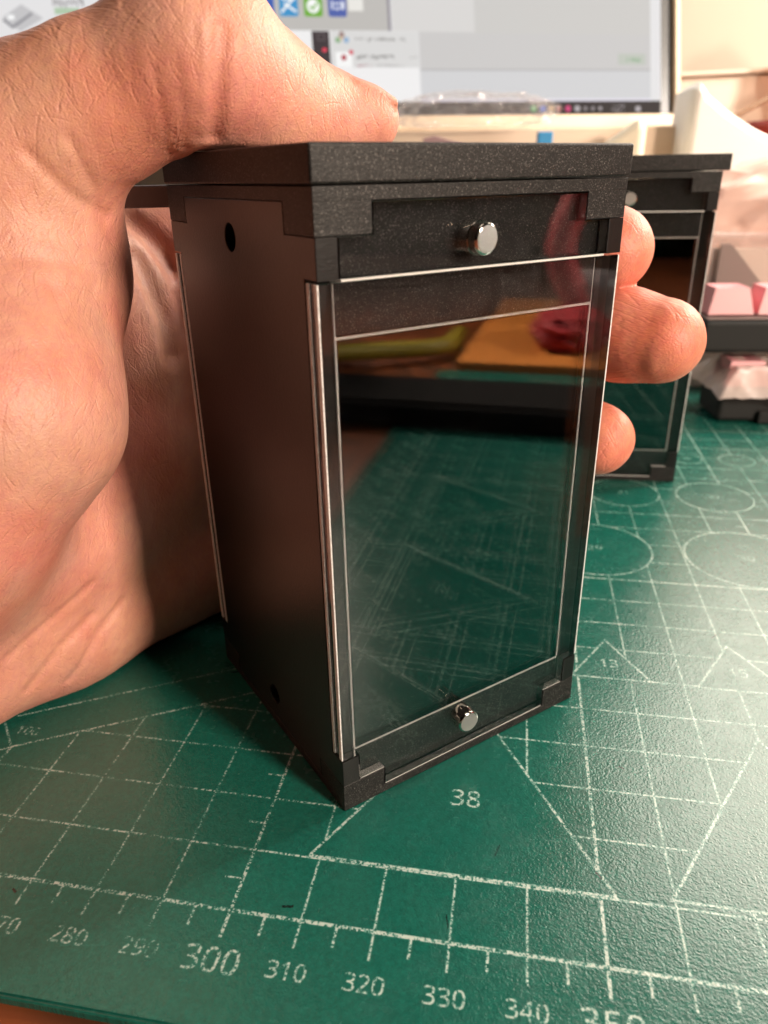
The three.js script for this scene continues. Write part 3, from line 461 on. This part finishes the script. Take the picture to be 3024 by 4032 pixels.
tag(place(mesh('paper_bag', (() => { const g = rbox(29, 113, 26, 5, 0, 56.5, 0, 8), p = g.attributes.position; for (let i = 0; i < p.count; i++) { const y = p.getY(i) * 1000, x = p.getX(i) * 1000; let nx = x, ny = y; if (y > 90 && x < 4) ny = y - (4 - x) * 1.0 * Math.min(1, (y - 90) / 20); nx += 1.6 * (noise3(x * 0.2, y * 0.08, p.getZ(i) * 200) - 0.5); p.setXYZ(i, nx / 1000, ny / 1000, p.getZ(i)); } g.computeVertexNormals(); return g; })(), STD({ color: lin(0.86, 0.76, 0.58), roughness: 0.7 })), 378, 378, 0, 0), 'cream paper bag with a slanted fold, in front of the screen', 'bag');
tag(place(mesh('clear_bag', crumple(38, 8.5, 6, 0.5, 3.4, 8.8), PHY({ color: lin(0.97, 0.96, 0.96), transmission: 0.94, thickness: 0, roughness: 0.08 })), 304, 392, 113, 0.15), 'crumpled clear plastic bag lying on the cream carton', 'bag');
// right hand edge: red bowl, rod, crinkled film against the wall
tag(place(mesh('red_bowl', (() => { const g = new THREE.LatheGeometry([[0, 0], [16, 0], [24, 6], [34, 24], [36, 24], [36, 27], [33, 27], [22, 8], [0, 4]].map(([a, b]) => new THREE.Vector2(a / 1000, b / 1000)), 48); return boxUV(g); })(), STD({ color: lin(0.24, 0.03, 0.022), roughness: 0.35 })), 497, 470, 88), 'dark red bowl rim beside the white pouch', 'bowl');
tag(place(mesh('brown_carton', rbox(90, 88, 90, 1.5, 0, 44, 0), STD({ color: lin(0.45, 0.3, 0.2), roughness: 0.8 })), 505, 480, 0), 'brown carton under the dark red bowl', 'carton');
{ const a = P(450, 482, 114), b = P(520, 500, 150), g = new THREE.CylinderGeometry(0.0016, 0.0016, a.distanceTo(b), 12), m = mesh('thin_rod', g, STD({ color: lin(0.22, 0.12, 0.06), roughness: 0.4 })); m.position.copy(a.clone().add(b).multiplyScalar(0.5)); m.quaternion.setFromUnitVectors(new THREE.Vector3(0, 1, 0), b.clone().sub(a).normalize()); tag(m, 'thin brown rod leaning out of the dark red bowl', 'rod'); }
tag(place(mesh('film_bundle', crumple(26, 34, 16, 0.35, 1.3, 5.2), film), 520, 545, 122), 'crinkled film bundle piled on cardboard beside the wall', 'film');
{ const g = base('cardboard_sheet', P(520, 628, 0)); tag(g, 'large cream cardboard box with a folded flap behind the clutter', 'cardboard box');
  const cb = STD({ color: lin(0.8, 0.66, 0.54), roughness: 0.8 });
  mesh('panel', rbox(420, 148, 140, 1, 0, 74, 0), cb, g); const f = mesh('flap', rbox(420, 2.4, 60, 0.6, 0, 150.5, 45), cb, g); f.rotation.z = 0.012; mesh('back_flap', rbox(420, 160, 2.4, 0.6, 0, 230, -60), cb, g); }

// ---------- things only mirrored in the clear plates ----------
{
  const k = base('black_case', P(538, 60, 0), 0); tag(k, 'long black case lying on the mat at right, mirrored in the plate', 'case');
  const matteBlack = PHY({ color: lin(0.006, 0.006, 0.006), roughness: 0.9, specularIntensity: 0.2 });
  mesh('case', rbox(42, 9, 260, 2, -19, 4.6, 0, 3), matteBlack, k);
  mesh('top_cover', rbox(37, 1.6, 250, 0.7, -19, 9.6, 0), matteBlack, k);
}
tag(place(mesh('orange_board', rbox(210, 5, 200, 1, 0, 2.5, 0), STD({ color: lin(0.62, 0.22, 0.045), roughness: 0.45 })), 702, 92, -1.5), 'orange wooden board on the desk beyond the mat at right', 'board');
tag(place(mesh('red_pouch', crumple(19, 11, 17, 0.4, 2.4, 2.2, 24), STD({ color: lin(0.42, 0.02, 0.03), roughness: 0.6 })), 640, 45, 3.6), 'crumpled red fabric pouch on the bare desk at right', 'pouch');
tag(place(mesh('steel_cup', new THREE.LatheGeometry([[0, 0], [14, 0], [17, 3], [17.5, 30], [15, 36], [0, 38]].map(([a, b]) => new THREE.Vector2(a / 1000, b / 1000)), 40), STD({ color: lin(0.6, 0.6, 0.62), metalness: 0.4, roughness: 0.3 })), 666, 56, 3.6), 'small domed silver cup behind the red pouch', 'cup');
{ const c = new THREE.CatmullRomCurve3([P(655, 50, 20), P(652, 36, 55), P(660, 60, 105), P(690, 90, 150), P(705, 120, -2)]); tag(mesh('red_strap', new THREE.TubeGeometry(c, 40, 0.008, 10), STD({ color: lin(0.6, 0.03, 0.05), roughness: 0.6 })), 'looping red strap rising from the red pouch', 'strap'); }
{ const c = new THREE.CatmullRomCurve3([P(585, -70, 8), P(604, -46, 6), P(625, -20, 5), P(660, -16, 5)]); tag(mesh('yellow_cable', new THREE.TubeGeometry(c, 40, 0.0045, 10), STD({ color: lin(0.3, 0.24, 0.015), roughness: 0.5 })), 'thick yellow cable on the desk at right', 'cable'); }
tag(place(mesh('grey_cloth', crumple(40, 60, 30, 0.25, 1.5, 6.6, 30), STD({ color: lin(0.3, 0.27, 0.25), roughness: 0.9 })), 590, -110, -1.5), 'heap of grey cloth on the desk at right', 'cloth');
// ---------- lamps ----------
function lamp(name, label, pos, aim, r, color, glow, foot) {
  const g = base(name, pos); tag(g, label, 'lamp'); g.lookAt(aim);
  const sh = mesh('lamp_shade', new THREE.LatheGeometry([[0.2, -70], [r * 0.45, -66], [r * 0.9, -30], [r * 1.15, 0], [r * 1.1, 0.5], [r * 0.85, -28], [r * 0.4, -60], [0.2, -62]].map(([a, b]) => new THREE.Vector2(a / 1000, b / 1000)), 40), STD({ color: lin(0.5, 0.5, 0.5), roughness: 0.5 }), g); sh.rotation.x = Math.PI / 2;
  const d = mesh('bulb', new THREE.CircleGeometry(r / 1000, 32), STD({ color: 0x000000, emissive: color, emissiveIntensity: glow }), g); d.position.z = -0.006;
  if (foot) { const inv = new THREE.Group(); const a = pos.clone(), c = new THREE.CatmullRomCurve3([a.clone().add(new THREE.Vector3(0, 0.03, 0)).addScaledVector(aim.clone().sub(pos).normalize(), -0.06), new THREE.Vector3(a.x + 0.05, a.y * 0.7, a.z + 0.02), foot]); const t = mesh('arm', new THREE.TubeGeometry(c, 30, 0.006, 10), STD({ color: lin(0.3, 0.3, 0.3), metalness: 0.6, roughness: 0.4 }), g); g.updateMatrixWorld(true); t.geometry.applyMatrix4(g.matrixWorld.clone().invert()); }
  return g;
}
lamp('desk_lamp', 'grey desk lamp standing at the right, lighting the box front', KEY, KEY_AIM, 42, WARM, 6, P(790, -160, -1.5));
{ // tall lamp whose lit shade faces the mat
  const g = base('shade_lamp', BACK); tag(g, 'tall lamp with a flat lit shade behind the clutter', 'lamp'); g.lookAt(BACK_AIM);
  mesh('lamp_shade', rbox(250, 280, 16, 6, 0, 0, -14), STD({ color: lin(0.8, 0.75, 0.65), roughness: 0.8, emissive: CREAM, emissiveIntensity: 1.2 }), g);
}
tag(place(mesh('bulb', new THREE.SphereGeometry(0.022, 24, 16), STD({ color: 0x000000, emissive: CREAM, emissiveIntensity: 6 })), 670, 330, 270), 'bare round bulb over the clutter at right', 'bulb');
{ const m = mesh('ceiling_lamp', rbox(620, 30, 620, 6, 0, 18, 0), STD({ color: lin(0.7, 0.7, 0.7), emissive: CREAM, emissiveIntensity: 0.8 })); m.position.copy(CEIL); tag(m, 'square ceiling lamp above the desk', 'lamp'); }

renderer.render(scene, camera);
